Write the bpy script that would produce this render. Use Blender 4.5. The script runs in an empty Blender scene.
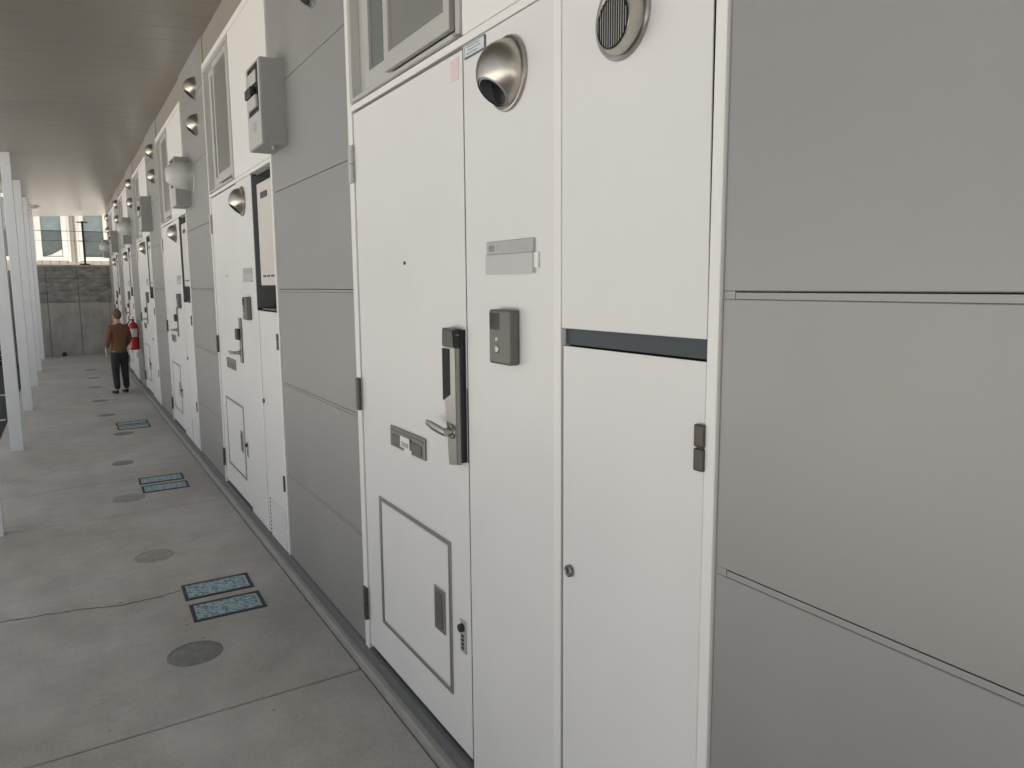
import bpy, bmesh, math, random
from mathutils import Vector, Matrix
random.seed(7)
S = bpy.context.scene
C = S.collection
R = math.radians

# ------------------------------------------------------------------ camera
cd = bpy.data.cameras.new('camera')
cam = bpy.data.objects.new('camera', cd); C.objects.link(cam)
S.camera = cam
cd.sensor_fit = 'HORIZONTAL'; cd.sensor_width = 36.0
F = 751.0; cd.lens = F*36/1024
cd.clip_start = 0.02; cd.clip_end = 2000
v1 = Vector((61.5-512, 288-384, F)).normalized()
v2 = Vector((555-512, 6054-384, F)).normalized()
v2 = (v2 - v1*v2.dot(v1)).normalized()
Yc = v1; Zc = -v2; Xc = Yc.cross(Zc)
M = Matrix((Xc, Yc, Zc))                       # image axes (right, down, forward) -> world
right = M @ Vector((1, 0, 0)); up = M @ Vector((0, -1, 0)); back = M @ Vector((0, 0, -1))
H = 1.492
cam.matrix_world = Matrix(((right.x, up.x, back.x, 0), (right.y, up.y, back.y, 0), (right.z, up.z, back.z, H), (0, 0, 0, 1)))

# ------------------------------------------------------------------ world, sun, exposure
SUN_EL, SUN_AZ = 70, 104       # azimuth from +Y clockwise (towards +X): behind the building
w = bpy.data.worlds.new('World'); S.world = w; w.use_nodes = True
nt = w.node_tree
sky = nt.nodes.new('ShaderNodeTexSky'); sky.sky_type = 'NISHITA'; sky.sun_disc = False
sky.sun_elevation = R(SUN_EL); sky.sun_rotation = R(SUN_AZ)
sky.dust_density = 3.0; sky.air_density = 1.0
hs = nt.nodes.new('ShaderNodeHueSaturation'); hs.inputs['Saturation'].default_value = .28   # hazy, nearly white sky
tint = nt.nodes.new('ShaderNodeMix'); tint.data_type = 'RGBA'; tint.blend_type = 'MULTIPLY'; tint.inputs[0].default_value = 1
tint.inputs[7].default_value = (1.0, .985, .955, 1)
nt.links.new(sky.outputs[0], hs.inputs['Color']); nt.links.new(hs.outputs[0], tint.inputs[6])
nt.links.new(tint.outputs[2], nt.nodes['Background'].inputs[0])
nt.nodes['Background'].inputs[1].default_value = 0.055
sd = bpy.data.lights.new('sun', 'SUN'); sd.energy = 5.0; sd.angle = R(0.6); sd.color = (1, .955, .885)
so = bpy.data.objects.new('sun', sd); C.objects.link(so)
dirv = Vector((math.sin(R(SUN_AZ))*math.cos(R(SUN_EL)), math.cos(R(SUN_AZ))*math.cos(R(SUN_EL)), math.sin(R(SUN_EL))))
so.rotation_euler = dirv.to_track_quat('Z', 'Y').to_euler()
so.location = (30, 0, 30)
vs = S.view_settings
vs.view_transform = 'Standard'; vs.look = 'None'; vs.exposure = 1.8; vs.gamma = 1; vs.use_curve_mapping = False

# ------------------------------------------------------------------ materials
def mat(name, col, rough=.5, metal=0, var=0, vscale=3, bump=0, bscale=200, spec=.5, col2=None, stretch=None, rvar=0):
    m = bpy.data.materials.new(name); m.use_nodes = True
    t = m.node_tree; b = t.nodes['Principled BSDF']
    b.inputs['Base Color'].default_value = (*col, 1); b.inputs['Roughness'].default_value = rough
    b.inputs['Metallic'].default_value = metal; b.inputs['Specular IOR Level'].default_value = spec
    tc = t.nodes.new('ShaderNodeTexCoord'); src = tc.outputs['Object']
    if stretch:
        mp = t.nodes.new('ShaderNodeMapping'); mp.inputs['Scale'].default_value = stretch
        t.links.new(src, mp.inputs[0]); src = mp.outputs[0]
    if var or col2:
        n = t.nodes.new('ShaderNodeTexNoise'); n.inputs['Scale'].default_value = vscale; n.inputs['Detail'].default_value = 8
        n.inputs['Roughness'].default_value = .65
        t.links.new(src, n.inputs['Vector'])
        r = t.nodes.new('ShaderNodeValToRGB'); r.color_ramp.elements[0].position = .3; r.color_ramp.elements[1].position = .7
        c2 = col2 or tuple(min(1, c*(1+var)) for c in col)
        c1 = col if col2 else tuple(c*(1-var) for c in col)
        r.color_ramp.elements[0].color = (*c1, 1); r.color_ramp.elements[1].color = (*c2, 1)
        t.links.new(n.outputs[0], r.inputs[0]); t.links.new(r.outputs[0], b.inputs['Base Color'])
        if rvar:
            mr = t.nodes.new('ShaderNodeMapRange'); mr.inputs['From Min'].default_value = .3; mr.inputs['From Max'].default_value = .7
            mr.inputs['To Min'].default_value = rough-rvar; mr.inputs['To Max'].default_value = rough+rvar
            t.links.new(n.outputs[0], mr.inputs[0]); t.links.new(mr.outputs[0], b.inputs['Roughness'])
    if bump:
        n2 = t.nodes.new('ShaderNodeTexNoise'); n2.inputs['Scale'].default_value = bscale; n2.inputs['Detail'].default_value = 4
        t.links.new(src, n2.inputs['Vector'])
        bp = t.nodes.new('ShaderNodeBump'); bp.inputs['Strength'].default_value = bump; bp.inputs['Distance'].default_value = .002
        t.links.new(n2.outputs[0], bp.inputs['Height']); t.links.new(bp.outputs[0], b.inputs['Normal'])
    return m

def concrete_mat():
    m = mat('walk_concrete', (.20, .19, .175), .85, bump=.5, bscale=160)
    t = m.node_tree; b = t.nodes['Principled BSDF']
    tc = [n for n in t.nodes if n.type == 'TEX_COORD'][0]
    def noise(s, d=6, r=.6):
        n = t.nodes.new('ShaderNodeTexNoise'); n.inputs['Scale'].default_value = s; n.inputs['Detail'].default_value = d
        n.inputs['Roughness'].default_value = r
        t.links.new(tc.outputs['Object'], n.inputs['Vector']); return n.outputs[0]
    def ramp(src, a, ca, bb, cb):
        r = t.nodes.new('ShaderNodeValToRGB'); e = r.color_ramp.elements
        e[0].position = a; e[0].color = (*ca, 1); e[1].position = bb; e[1].color = (*cb, 1)
        t.links.new(src, r.inputs[0]); return r.outputs[0]
    def mul(a, c):
        x = t.nodes.new('ShaderNodeMix'); x.data_type = 'RGBA'; x.blend_type = 'MULTIPLY'; x.inputs[0].default_value = 1
        t.links.new(a, x.inputs[6]); t.links.new(c, x.inputs[7]); return x.outputs[2]
    base = ramp(noise(1.1), .3, (.47, .44, .395), .72, (.585, .565, .525))
    mid = ramp(noise(4.5, 8, .72), .32, (.78, .78, .785), .66, (1, 1, 1))
    fine = ramp(noise(90, 3), .35, (.88, .88, .88), .6, (1, 1, 1))
    spots = ramp(noise(23, 2, .4), 0.20, (.6, .59, .57), .24, (1, 1, 1))
    t.links.new(mul(mul(mul(base, mid), fine), spots), b.inputs['Base Color'])
    return m

MT = {}
MT['concrete'] = concrete_mat()
MT['joint'] = mat('joint_fill', (.13, .12, .105), .95)
MT['plinth'] = mat('plinth_concrete', (.36, .35, .325), .8, var=.12, vscale=9, bump=.4)
MT['flashing'] = mat('base_flashing', (.135, .14, .145), .5, var=.12, vscale=14)
MT['asphalt'] = mat('asphalt', (.035, .036, .038), .92, var=.25, vscale=60, bump=.8, bscale=120)
MT['lot'] = mat('outer_ground', (.49, .475, .45), .95, var=.2, vscale=.6)
MT['line'] = mat('road_paint', (.62, .62, .6), .7, var=.12, vscale=8)
MT['white'] = mat('white_enamel', (.735, .738, .738), .40, var=.022, vscale=2.2, bump=.12, bscale=9, rvar=.07)
MT['trim'] = mat('white_trim', (.8, .8, .785), .38)
MT['grey'] = mat('grey_satin_panel', (.315, .315, .313), .47, metal=.3, var=.04, vscale=3, rvar=.06, bump=.05, bscale=25)
MT['dark'] = mat('dark_gap', (.02, .022, .025), .8)  # shade inside the gaps put into the colour; reader face is black itself
MT['slot'] = mat('slot_backing', (.035, .048, .06), .5)
MT['recess'] = mat('recess_lining', (.12, .125, .13), .6)
MT['ceiling'] = mat('ceiling_metal', (.255, .238, .198), .33, metal=.35, var=.015, vscale=.8)
MT['band'] = mat('upper_band', (.27, .255, .22), .5, var=.03)
MT['steel'] = mat('brushed_steel', (.5, .475, .43), .33, metal=1, var=.08, vscale=40, stretch=(1, 1, 12))
MT['steel_dull'] = mat('dull_steel', (.40, .385, .365), .36, metal=1, var=.06, vscale=30)
MT['steel_dark'] = mat('dark_steel', (.23, .225, .22), .38, metal=.9, var=.08, vscale=30)
MT['hoodin'] = mat('hood_inside', (.26, .28, .31), .6)
MT['hinge_dark'] = mat('hinge_dark_bronze', (.085, .078, .068), .42, metal=.5, var=.08, vscale=40)
MT['bronze'] = mat('grey_bronze_plastic', (.145, .142, .135), .42, metal=.4, var=.06, vscale=60)
MT['lockgrey'] = mat('lock_silver', (.33, .33, .32), .35, metal=.8, var=.05, vscale=50)
MT['black'] = mat('black_plastic', (.022, .024, .027), .35)
MT['lens'] = mat('dark_window', (.012, .013, .016), .12)
MT['alu'] = mat('window_aluminium', (.52, .52, .5), .38, metal=.25)
MT['glass'] = mat('frosted_pane', (.20, .20, .185), .3, var=.06, vscale=90, bump=.35, bscale=260)
MT['glass2'] = mat('obscured_pane', (.14, .165, .165), .22, var=.06, vscale=90, bump=.25, bscale=260)
MT['boxgrey'] = mat('meter_box_paint', (.30, .305, .30), .5, var=.03, bump=.1, bscale=90)
MT['boxlight'] = mat('meter_box_front', (.47, .47, .46), .5)
MT['heater'] = mat('heater_casing', (.62, .60, .57), .45, var=.02)
MT['plate'] = mat('name_plate_grey', (.42, .43, .42), .38, metal=.2, var=.04, vscale=40)
MT['plate2'] = mat('name_plate_face', (.52, .53, .525), .3, var=.03)
MT['ink'] = mat('grey_ink', (.24, .245, .25), .6)
MT['paper'] = mat('paper_label', (.78, .78, .76), .6)
MT['bluepaper'] = mat('pale_blue_label', (.60, .68, .74), .5, var=.08, vscale=80)
MT['pink'] = mat('faded_pink_sticker', (.72, .50, .53), .6, col2=(.74, .66, .66), vscale=18)
MT['post'] = mat('post_paint', (.70, .73, .76), .5, var=.03, vscale=5)
MT['red'] = mat('extinguisher_red', (.50, .018, .03), .3)
MT['lid'] = mat('drain_lid_iron', (.225, .222, .215), .8, var=.25, vscale=22, bump=.5, bscale=90)
MT['lidc'] = mat('concrete_lid', (.32, .315, .285), .85, var=.18, vscale=18, bump=.4)
MT['coverframe'] = mat('cover_frame', (.035, .042, .05), .6)
def cover_face():
    m = mat('blue_patterned_cover', (.16, .26, .3), .45)
    t = m.node_tree; b = t.nodes['Principled BSDF']
    tc = [n for n in t.nodes if n.type == 'TEX_COORD'][0]
    v = t.nodes.new('ShaderNodeTexVoronoi'); v.inputs['Scale'].default_value = 75
    n = t.nodes.new('ShaderNodeTexNoise'); n.inputs['Scale'].default_value = 60; n.inputs['Detail'].default_value = 3
    t.links.new(tc.outputs['Object'], v.inputs['Vector']); t.links.new(tc.outputs['Object'], n.inputs['Vector'])
    r = t.nodes.new('ShaderNodeValToRGB'); e = r.color_ramp.elements
    e[0].position = .50; e[0].color = (.085, .16, .19, 1); e[1].position = .68; e[1].color = (.36, .50, .54, 1)
    a = t.nodes.new('ShaderNodeMath'); a.operation = 'ADD'
    mm = t.nodes.new('ShaderNodeMath'); mm.operation = 'MULTIPLY'; mm.inputs[1].default_value = .25
    t.links.new(v.outputs['Distance'], mm.inputs[0]); t.links.new(mm.outputs[0], a.inputs[0]); t.links.new(n.outputs[0], a.inputs[1])
    t.links.new(a.outputs[0], r.inputs[0]); t.links.new(r.outputs[0], b.inputs['Base Color'])
    return m
MT['coverface'] = cover_face()
MT['retain'] = mat('retaining_concrete', (.27, .265, .25), .9, col2=(.46, .455, .435), vscale=2.2, bump=.7, bscale=25, stretch=(1.6, 1, .8))
MT['retain_dark'] = mat('textured_concrete', (.12, .12, .115), .95, col2=(.37, .36, .345), vscale=5, bump=1, bscale=14, stretch=(1, 1, 2))
MT['tan'] = mat('tan_siding', (.32, .30, .265), .7, var=.06, vscale=5)
MT['nframe'] = mat('cream_window_frame', (.66, .655, .62), .45)
MT['npane'] = mat('neighbour_pane', (.20, .25, .26), .15, var=.15, vscale=6)
MT['blind'] = mat('lower_pane_dark', (.10, .12, .12), .3, var=.2, vscale=5)
MT['curtain'] = mat('curtain_white', (.7, .7, .68), .8)
MT['blackmetal'] = mat('black_metal', (.02, .02, .022), .5)
MT['fence'] = mat('dark_fence', (.018, .02, .02), .7, var=.2, vscale=6)
MT['lampwhite'] = mat('lamp_cover', (.72, .70, .62), .4)
MT['hoodwhite'] = mat('white_hood_plastic', (.55, .56, .55), .4, var=.03)
MT['skin'] = mat('skin', (.50, .31, .22), .55)
MT['hair'] = mat('brown_hair', (.13, .065, .035), .6, var=.25, vscale=60)
MT['jacket'] = mat('rust_jacket', (.17, .085, .045), .85, var=.15, vscale=25, bump=.4)
MT['trousers'] = mat('dark_trousers', (.03, .032, .034), .9, var=.15, vscale=30, bump=.3)
MT['shoe'] = mat('black_shoes', (.02, .02, .02), .6)
MT['render'] = mat('rear_wall_render', (.5, .49, .46), .8)
MT['roofm'] = mat('roof_metal', (.12, .12, .125), .6)

# ------------------------------------------------------------------ mesh helpers
def bx(bm, x0, x1, y0, y1, z0, z1, bev=0, mi=0, seg=2):
    vsn = [bm.verts.new((x, y, z)) for x in (x0, x1) for y in (y0, y1) for z in (z0, z1)]
    idx = [(0, 1, 3, 2), (4, 6, 7, 5), (0, 4, 5, 1), (2, 3, 7, 6), (0, 2, 6, 4), (1, 5, 7, 3)]
    fs = [bm.faces.new([vsn[i] for i in q]) for q in idx]
    for f in fs: f.material_index = mi
    if bev:
        es = list({e for f in fs for e in f.edges})
        r = bmesh.ops.bevel(bm, geom=es, offset=bev, segments=seg, affect='EDGES', profile=.5)
        for f in r['faces']: f.material_index = mi; f.smooth = False
    return fs

def frame_x(t):                    # local frame with z along t
    t = Vector(t).normalized(); a = Vector((0, 0, 1)) if abs(t.z) < .9 else Vector((0, 1, 0))
    u = t.cross(a).normalized(); return t, u, t.cross(u).normalized()

def cyl(bm, c, axis, r0, r1, L, n=32, cap=True, mi=0, smooth=True):
    c = Vector(c); t, u, v = frame_x(axis)
    ra = [bm.verts.new(c+(u*math.cos(a)+v*math.sin(a))*r0) for a in [2*math.pi*i/n for i in range(n)]]
    rb = [bm.verts.new(c+t*L+(u*math.cos(a)+v*math.sin(a))*r1) for a in [2*math.pi*i/n for i in range(n)]]
    for i in range(n):
        f = bm.faces.new((ra[i], ra[(i+1) % n], rb[(i+1) % n], rb[i])); f.smooth = smooth; f.material_index = mi
    if cap:
        f = bm.faces.new(ra[::-1]); f.material_index = mi; f = bm.faces.new(rb); f.material_index = mi
    return ra, rb

def lathe(bm, c, axis, prof, n=32, mi=0, closed=False):
    """prof: list of (distance along axis, radius)"""
    c = Vector(c); t, u, v = frame_x(axis); rings = []
    for (d, r) in prof:
        if r < 1e-6: rings.append([bm.verts.new(c+t*d)])
        else: rings.append([bm.verts.new(c+t*d+(u*math.cos(a)+v*math.sin(a))*r) for a in [2*math.pi*i/n for i in range(n)]])
    for A, B in zip(rings, rings[1:]):
        for i in range(n):
            j = (i+1) % n
            if len(A) == 1: q = (A[0], B[j], B[i])
            elif len(B) == 1: q = (A[i], A[j], B[0])
            else: q = (A[i], A[j], B[j], B[i])
            f = bm.faces.new(q); f.smooth = True; f.material_index = mi
    return rings

def tube(bm, pts, rad, n=10, mi=0):
    pts = [Vector(p) for p in pts]; rings = []
    rad = rad if isinstance(rad, (list, tuple)) else [rad]*len(pts)
    for i, p in enumerate(pts):
        t = (pts[min(i+1, len(pts)-1)]-pts[max(i-1, 0)])
        t, u, v = frame_x(t)
        rings.append([bm.verts.new(p+(u*math.cos(a)+v*math.sin(a))*rad[i]) for a in [2*math.pi*k/n for k in range(n)]])
    for A, B in zip(rings, rings[1:]):
        for i in range(n):
            f = bm.faces.new((A[i], A[(i+1) % n], B[(i+1) % n], B[i])); f.smooth = True; f.material_index = mi
    bm.faces.new(rings[0][::-1]).material_index = mi; bm.faces.new(rings[-1]).material_index = mi

def obj(name, bm, m, parent=None, label=None, sharp=True):
    bmesh.ops.recalc_face_normals(bm, faces=bm.faces[:])
    me = bpy.data.meshes.new(name); bm.to_mesh(me); bm.free()
    for x in (m if isinstance(m, (list, tuple)) else [m]): me.materials.append(MT[x])
    if sharp and any(p.use_smooth for p in me.polygons):
        me.set_sharp_from_angle(angle=R(38))
    o = bpy.data.objects.new(name, me); C.objects.link(o)
    if parent: o.parent = parent
    if label: o['label'] = label
    return o

def tag(o, label, cat, group=None):
    o['label'] = label; o['category'] = cat
    if group: o['group'] = group
    return o
def empty(name, label, cat, loc=(0, 0, 0), group=None):
    o = bpy.data.objects.new(name, None); o.empty_display_size = .1; C.objects.link(o); o.location = loc
    return tag(o, label, cat, group)
def struct(name, bm, m):
    o = obj(name, bm, m); o['kind'] = 'structure'; return o
def kids(o): return [c for c in bpy.data.objects if c.parent == o]
def copy_tree(o, parent=None, dy=0):
    c = o.copy(); C.objects.link(c)
    if parent is not None: c.parent = parent
    c.location = (o.location.x, o.location.y+dy, o.location.z)
    for ch in kids(o): copy_tree(ch, c)
    return c
B = bmesh.new

# ------------------------------------------------------------------ ground and walkway
PER = 2.99                     # spacing of the flats
W = .937                       # face of the white fronts
SL = .02                       # fall of the slab towards the open side
def fz(x): return SL*(x-.9)
bm = B()
bx(bm, -60, 60, -40, 90, -.6, -.2); struct('ground', bm, 'lot')
bm = B(); bx(bm, -2.6, -.655, -9, 19.1, -.35, -.14); struct('parking_asphalt', bm, 'asphalt')
bm = B(); bx(bm, -.65, .898, -4.2, 19.46, -.3, -.045); struct('walkway_base', bm, 'joint')
joints = [-2.85, -.1, 2.70, 5.51, 8.30, 11.40, 14.1, 16.9]
edges = [-4.2]+joints+[19.46]
bm = B()
for a, b in zip(edges, edges[1:]):
    y0, y1 = a+.006, b-.006
    xs = (-.65, .898)
    ch = .006
    def ring(zoff, e):
        return [bm.verts.new((x, y, fz(x)+zoff)) for x, y in ((xs[0]+e, y0+e), (xs[1], y0+e), (xs[1], y1-e), (xs[0]+e, y1-e))]
    lo = ring(-.04, 0); mid_ = ring(-ch, 0); top = ring(0, ch)
    for A, Bb in ((lo, mid_), (mid_, top)):
        for i in range(4): bm.faces.new((A[i], A[(i+1) % 4], Bb[(i+1) % 4], Bb[i]))
    bm.faces.new(top)
walk = struct('walkway', bm, 'concrete')
# hairline cracks that run across the bays at the covers
bm = B()
def crack(pts, wd):
    P = []
    for i in range(len(pts)-1):
        a, b = Vector(pts[i]), Vector(pts[i+1])
        for k in range(8): P.append(a.lerp(b, k/8)+Vector((0, random.uniform(-.006, .006))))
    P.append(Vector(pts[-1])); L = []; Rr = []
    for p in P:
        ww = wd*random.uniform(.5, 1.2)
        L.append(bm.verts.new((p.x, p.y-ww, fz(p.x)+.0012))); Rr.append(bm.verts.new((p.x, p.y+ww, fz(p.x)+.0012)))
    for i in range(len(P)-1): bm.faces.new((L[i], L[i+1], Rr[i+1], Rr[i]))
crack([(-.64, 4.07), (-.355, 4.02), (-.057, 3.965), (.129, 3.905), (.28, 3.905), (.40, 3.93)], .0045)
crack([(-.3, 6.45), (-.05, 6.52), (.2, 6.5), (.39, 6.5)], .004)
crack([(.1, 9.2), (.39, 9.25)], .004)
struct('walkway_crack', bm, 'joint')
bm = B()
for y in (5.9, 8.55, 11.2, 13.85): bx(bm, -2.5, -.72, y-.05, y+.05, -.139, -.136)
struct('parking_line', bm, 'line')

# ------------------------------------------------------------------ building
bld = empty('apartment_building', 'long two storey apartment block with white unit fronts and grey panel walls under a canopy', 'building', (0, 0, 0))
YN, YF = -2.6, 19.46
# masonry mass behind the fronts, openings never show through it
bm = B(); bx(bm, 1.13, 8, YN-1.6, YF, -.2, 6.2); bx(bm, .99, 1.13, YN-1.6, YF, 3.22, 6.2)
obj('rear_wall', bm, 'render', bld)
bm = B(); bx(bm, -.75, 8.3, YN-1.9, YF+.1, 6.2, 6.35); obj('roof', bm, 'roofm', bld)
# concrete plinth and base flashing along the foot of the wall
bm = B()
prof = [(.904, -.05), (.904, .030), (.910, .036), (.935, .040), (1.13, .040), (1.13, -.05)]
ra = [bm.verts.new((x, YN-1.6, z)) for x, z in prof]; rb = [bm.verts.new((x, YF, z)) for x, z in prof]
for i in range(len(prof)):
    j = (i+1) % len(prof); bm.faces.new((ra[i], ra[j], rb[j], rb[i]))
bm.faces.new(ra[::-1]); bm.faces.new(rb)
obj('plinth', bm, 'plinth', bld)
bm = B()
prof = [(.926, .041), (.932, .080), (.944, .084), (1.13, .084), (1.13, .041)]
ra = [bm.verts.new((x, YN-1.6, z)) for x, z in prof]; rb = [bm.verts.new((x, YF-.01, z)) for x, z in prof]
for i in range(len(prof)):
    j = (i+1) % len(prof); bm.faces.new((ra[i], ra[j], rb[j], rb[i]))
bm.faces.new(ra[::-1]); bm.faces.new(rb)
obj('base_flashing', bm, 'flashing', bld)
# canopy ceiling: cross boards with fine grooves
CZ = 3.19
def pitch(bm):                   # the ceiling falls a little towards its open edge
    for v in bm.verts: v.co.z += .055*(v.co.x-.94)
bm = B(); bx(bm, -.66, 1.13, YN-1.6, 20.6, CZ+.012, CZ+.16); bx(bm, -.70, -.662, YN-1.6, 20.6, CZ-.03, CZ+.2)
y = YN-1.6
while y < 20.6:
    y2 = min(y+.28, 20.6)
    bx(bm, -.66, .952, y+.0015, y2-.0015, CZ, CZ+.0125, .0015, 0, 1); y += .28
pitch(bm)
obj('canopy_ceiling', bm, 'ceiling', bld)

def panel_bay(y0, y1, top=CZ-.002):
    """grey boards with a stepped joint every 0.474 m, both ends closed by a flat edge strip"""
    bm = B()
    bx(bm, .975, .99, y0, y1, .06, top)
    zs = [.055, .525, .999, 1.472, 1.946, 2.420, 2.894, top+.012]
    for a, b in zip(zs, zs[1:]):
        bx(bm, .942, .974, y0+.002, y1-.002, a+.0065, b-.0065, .0015, 0, 1)
        # lip under each joint
    for z in zs[1:-1]:
        bx(bm, .9442, .973, y0+.026, y1-.026, z-.0060, z+.0042)
        bx(bm, .9432, .973, y0+.002, y0+.0255, z-.0063, z+.0063)
        bx(bm, .9432, .973, y1-.0255, y1-.002, z-.0063, z+.0063)
    return bm
obj('grey_panel', panel_bay(YN-1.6, .8995), 'grey', bld)
bay = obj('grey_panel', panel_bay(2.728, 3.8895), 'grey', bld)
for k in range(1, 6): copy_tree(bay, bld, PER*k)
for ya, za, yb, zb in ((3.05, .981, 2.965, .968), (2.925, .512, 2.918, .507)):     # pale scratches on the first bay
    bm = B(); A = [bm.verts.new((.9412, ya, za)), bm.verts.new((.9412, yb, zb)), bm.verts.new((.9412, yb, zb+.0035)), bm.verts.new((.9412, ya, za+.0035))]
    bm.faces.new(A); obj('scratch', bm, 'boxlight', bay)

# ---- white unit front, in the coordinates of the first flat
def unit_surround(first):
    bm = B()
    zt = 3.0
    bx(bm, .9345, .99, .9005, .9250, .052, zt, .0015, 0, 1)        # near edge frame
    bx(bm, .9345, .99, 2.684, 2.7265, .052, zt, .0015, 0, 1)       # far edge frame
    bx(bm, .935, .99, .9248, 2.6838, 2.107, 2.128, .0015, 0, 1)    # header rail
    bx(bm, .935, .99, .9248, 2.6838, 2.962, zt, .0015, 0, 1)       # top rail
    bx(bm, .937, .99, .9255, 1.818, 2.131, 2.958, .0015, 0, 1)     # white panel beside the window
    bx(bm, .936, .99, 1.3665, 1.3945, .066, 2.105 if first else 1.36, .0015, 0, 1)    # slim mullion
    bx(bm, .962, .985, 1.82, 2.683, .092, 2.106, 0, 1)             # dark rebate behind the door
    bx(bm, .962, .985, .928, 1.364, .07, 1.36, 0, 1)
    bx(bm, .962, .985, 1.396, 1.819, .07, 2.106, 0, 1)
    bx(bm, .95, .99, .8975, 2.7265, 3.002, CZ-.001, 0, 2)          # band between the fronts and the canopy
    if first:
        bx(bm, .950, .98, .928, 1.364, 1.361, 1.396, 0, 3)         # dark slot
        bx(bm, .962, .985, .928, 1.364, 1.398, 2.106, 0, 1)
    else:
        bx(bm, 1.10, 1.12, .928, 1.3945, 1.37, 2.106, 0, 4)         # lining of the heater recess
        bx(bm, .9405, 1.10, 1.384, 1.3945, 1.3725, 2.0955, 0, 4)
        bx(bm, .965, 1.10, .928, .938, 1.37, 2.106, 0, 4)
        bx(bm, .965, 1.10, .9385, 1.3835, 1.362, 1.372, 0, 4)
        bx(bm, .965, 1.10, .9385, 1.3835, 2.096, 2.106, 0, 4)
    return bm
sur1 = obj('unit_front', unit_surround(True), ['trim', 'dark', 'band', 'slot', 'recess'], bld)

bm = B(); bx(bm, .938, .9415, 1.3955, 1.8150, .066, 2.1045, .0012); bx(bm, .942, .960, 1.4005, 1.8120, .072, 2.10, 0, 1)
side1 = obj('side_panel', bm, ['white', 'dark'], bld)

# the second front onwards has an open recess above the lower door
def cabinet_door(louvre):
    bm = B()
    bx(bm, .9385, .9418, .9285, 1.3585, .068, 1.358, .0012); bx(bm, .9422, .958, .932, 1.354, .072, 1.352, 0, 1)   # leaf, and a backing painted near-black for the shade in the gap
    c = obj('cabinet_door', bm, ['white', 'dark'], bld)
    for z in (1.167, .42):
        bm = B(); bx(bm, .927, .9365, .922, .9445, z+.0425, z+.083, .003); bx(bm, .927, .9365, .922, .9445, z, z+.0405, .003)
        bx(bm, .931, .935, .925, .940, z+.03, z+.055)
        obj('hinge', bm, 'hinge_dark', c)
    bm = B(); lathe(bm, (.9362, 1.328, .853), (-1, 0, 0), [(0, .0135), (.006, .0135), (.008, .011), (.0085, .010), (.0075, .0085), (.0075, 0)], 24)
    bx(bm, .9270, .9285, 1.3265, 1.3295, .847, .859)
    obj('cam_lock', bm, 'steel_dark', c)
    if louvre:
        bm = B()
        for i in range(10):
            z = .082+i*.0225
            bx(bm, .9345, .9384, .955, 1.290, z, z+.0155, .0015, 0, 1)
            bx(bm, .9358, .9384, 1.291, 1.313, z, z+.012, 0, 1)
        obj('louvre', bm, ['white', 'dark'], c)
    return c
cab1 = cabinet_door(False)
bm = B(); bx(bm, .9385, .9418, .9295, 1.3650, 1.3965, 2.1045, .0012); bx(bm, .9422, .958, .937, 1.361, 1.400, 2.10, 0, 1)
for v in bm.verts:
    if v.co.y < .95: v.co.y += .006*max(0, v.co.z-1.5)/.6
upcab = obj('upper_cover_panel', bm, ['white', 'dark'], bld)

# ---- entrance door
def make_door():
    bm = B(); bx(bm, .940, .9438, 1.8255, 2.6785, .104, 2.0985, .0014); bx(bm, .9442, .960, 1.8300, 2.6740, .108, 2.094, 0, 1)
    d = obj('entrance_door', bm, ['white', 'dark'], bld)
    # letter slot
    bm = B(); bx(bm, .932, .9395, 2.106, 2.392, .949, 1.019, .003, 0); bx(bm, .9295, .9318, 2.116, 2.382, 1.001, 1.008, 0, 0)
    bx(bm, .9300, .9317, 2.128, 2.372, .958, .992, .0015, 1)
    obj('letter_slot', bm, ['steel_dark', 'bronze'], d)
    # flap hatch at the foot of the door: frame of thin metal and an inner leaf
    bm = B()
    for a in ((1.944, 1.958, .252, .735), (2.516, 2.530, .252, .735)): bx(bm, .9345, .9395, *a, .001, 0, 1)
    for a in ((1.9583, 2.5157, .252, .264), (1.9583, 2.5157, .722, .735)): bx(bm, .9348, .9395, *a, .001, 0, 1)
    obj('hatch_frame', bm, 'steel_dull', d)
    bm = B(); bx(bm, .9375, .9397, 1.963, 2.511, .269, .717, .001, 0, 1); obj('hatch_leaf', bm, 'white', d)
    bm = B(); bx(bm, .9325, .9374, 1.985, 2.060, .425, .565, .002, 0); bx(bm, .9315, .9324, 2.002, 2.044, .440, .550, 0, 1)
    obj('hatch_pull', bm, ['steel_dull', 'bronze'], d)
    # small dial lock
    bm = B()
    bx(bm, .9365, .9398, 1.852, 1.889, .420, .520, .0015, 0)
    lathe(bm, (.9364, 1.871, .498), (-1, 0, 0), [(0, .013), (.012, .012), (.013, 0)], 20, 1)
    for i in range(4): bx(bm, .9335, .9364, 1.864, 1.877, .468-i*.0125, .4755-i*.0125, .001, 1, 1)
    obj('dial_lock', bm, ['plate', 'black'], d)
    bm = B(); lathe(bm, (.9398, 2.242, 1.562), (-1, 0, 0), [(0, .006), (.003, .0055), (.0032, 0)], 16); obj('peephole', bm, 'black', d)
    # three knuckle hinges on the far edge
    for z, h in ((1.86, .13), (1.03, .12), (.205, .125)):
        bm = B()
        bx(bm, .9265, .934, 2.686, 2.716, z, z+h, .002, 0)
        cyl(bm, (.9275, 2.6835, z), (0, 0, 1), .0085, .0085, h*.49, 16); cyl(bm, (.9275, 2.6835, z+h*.51), (0, 0, 1), .0085, .0085, h*.49, 16)
        obj('hinge', bm, 'alu' if z > 1.5 else 'hinge_dark', d)
    return d
door = make_door()

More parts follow.
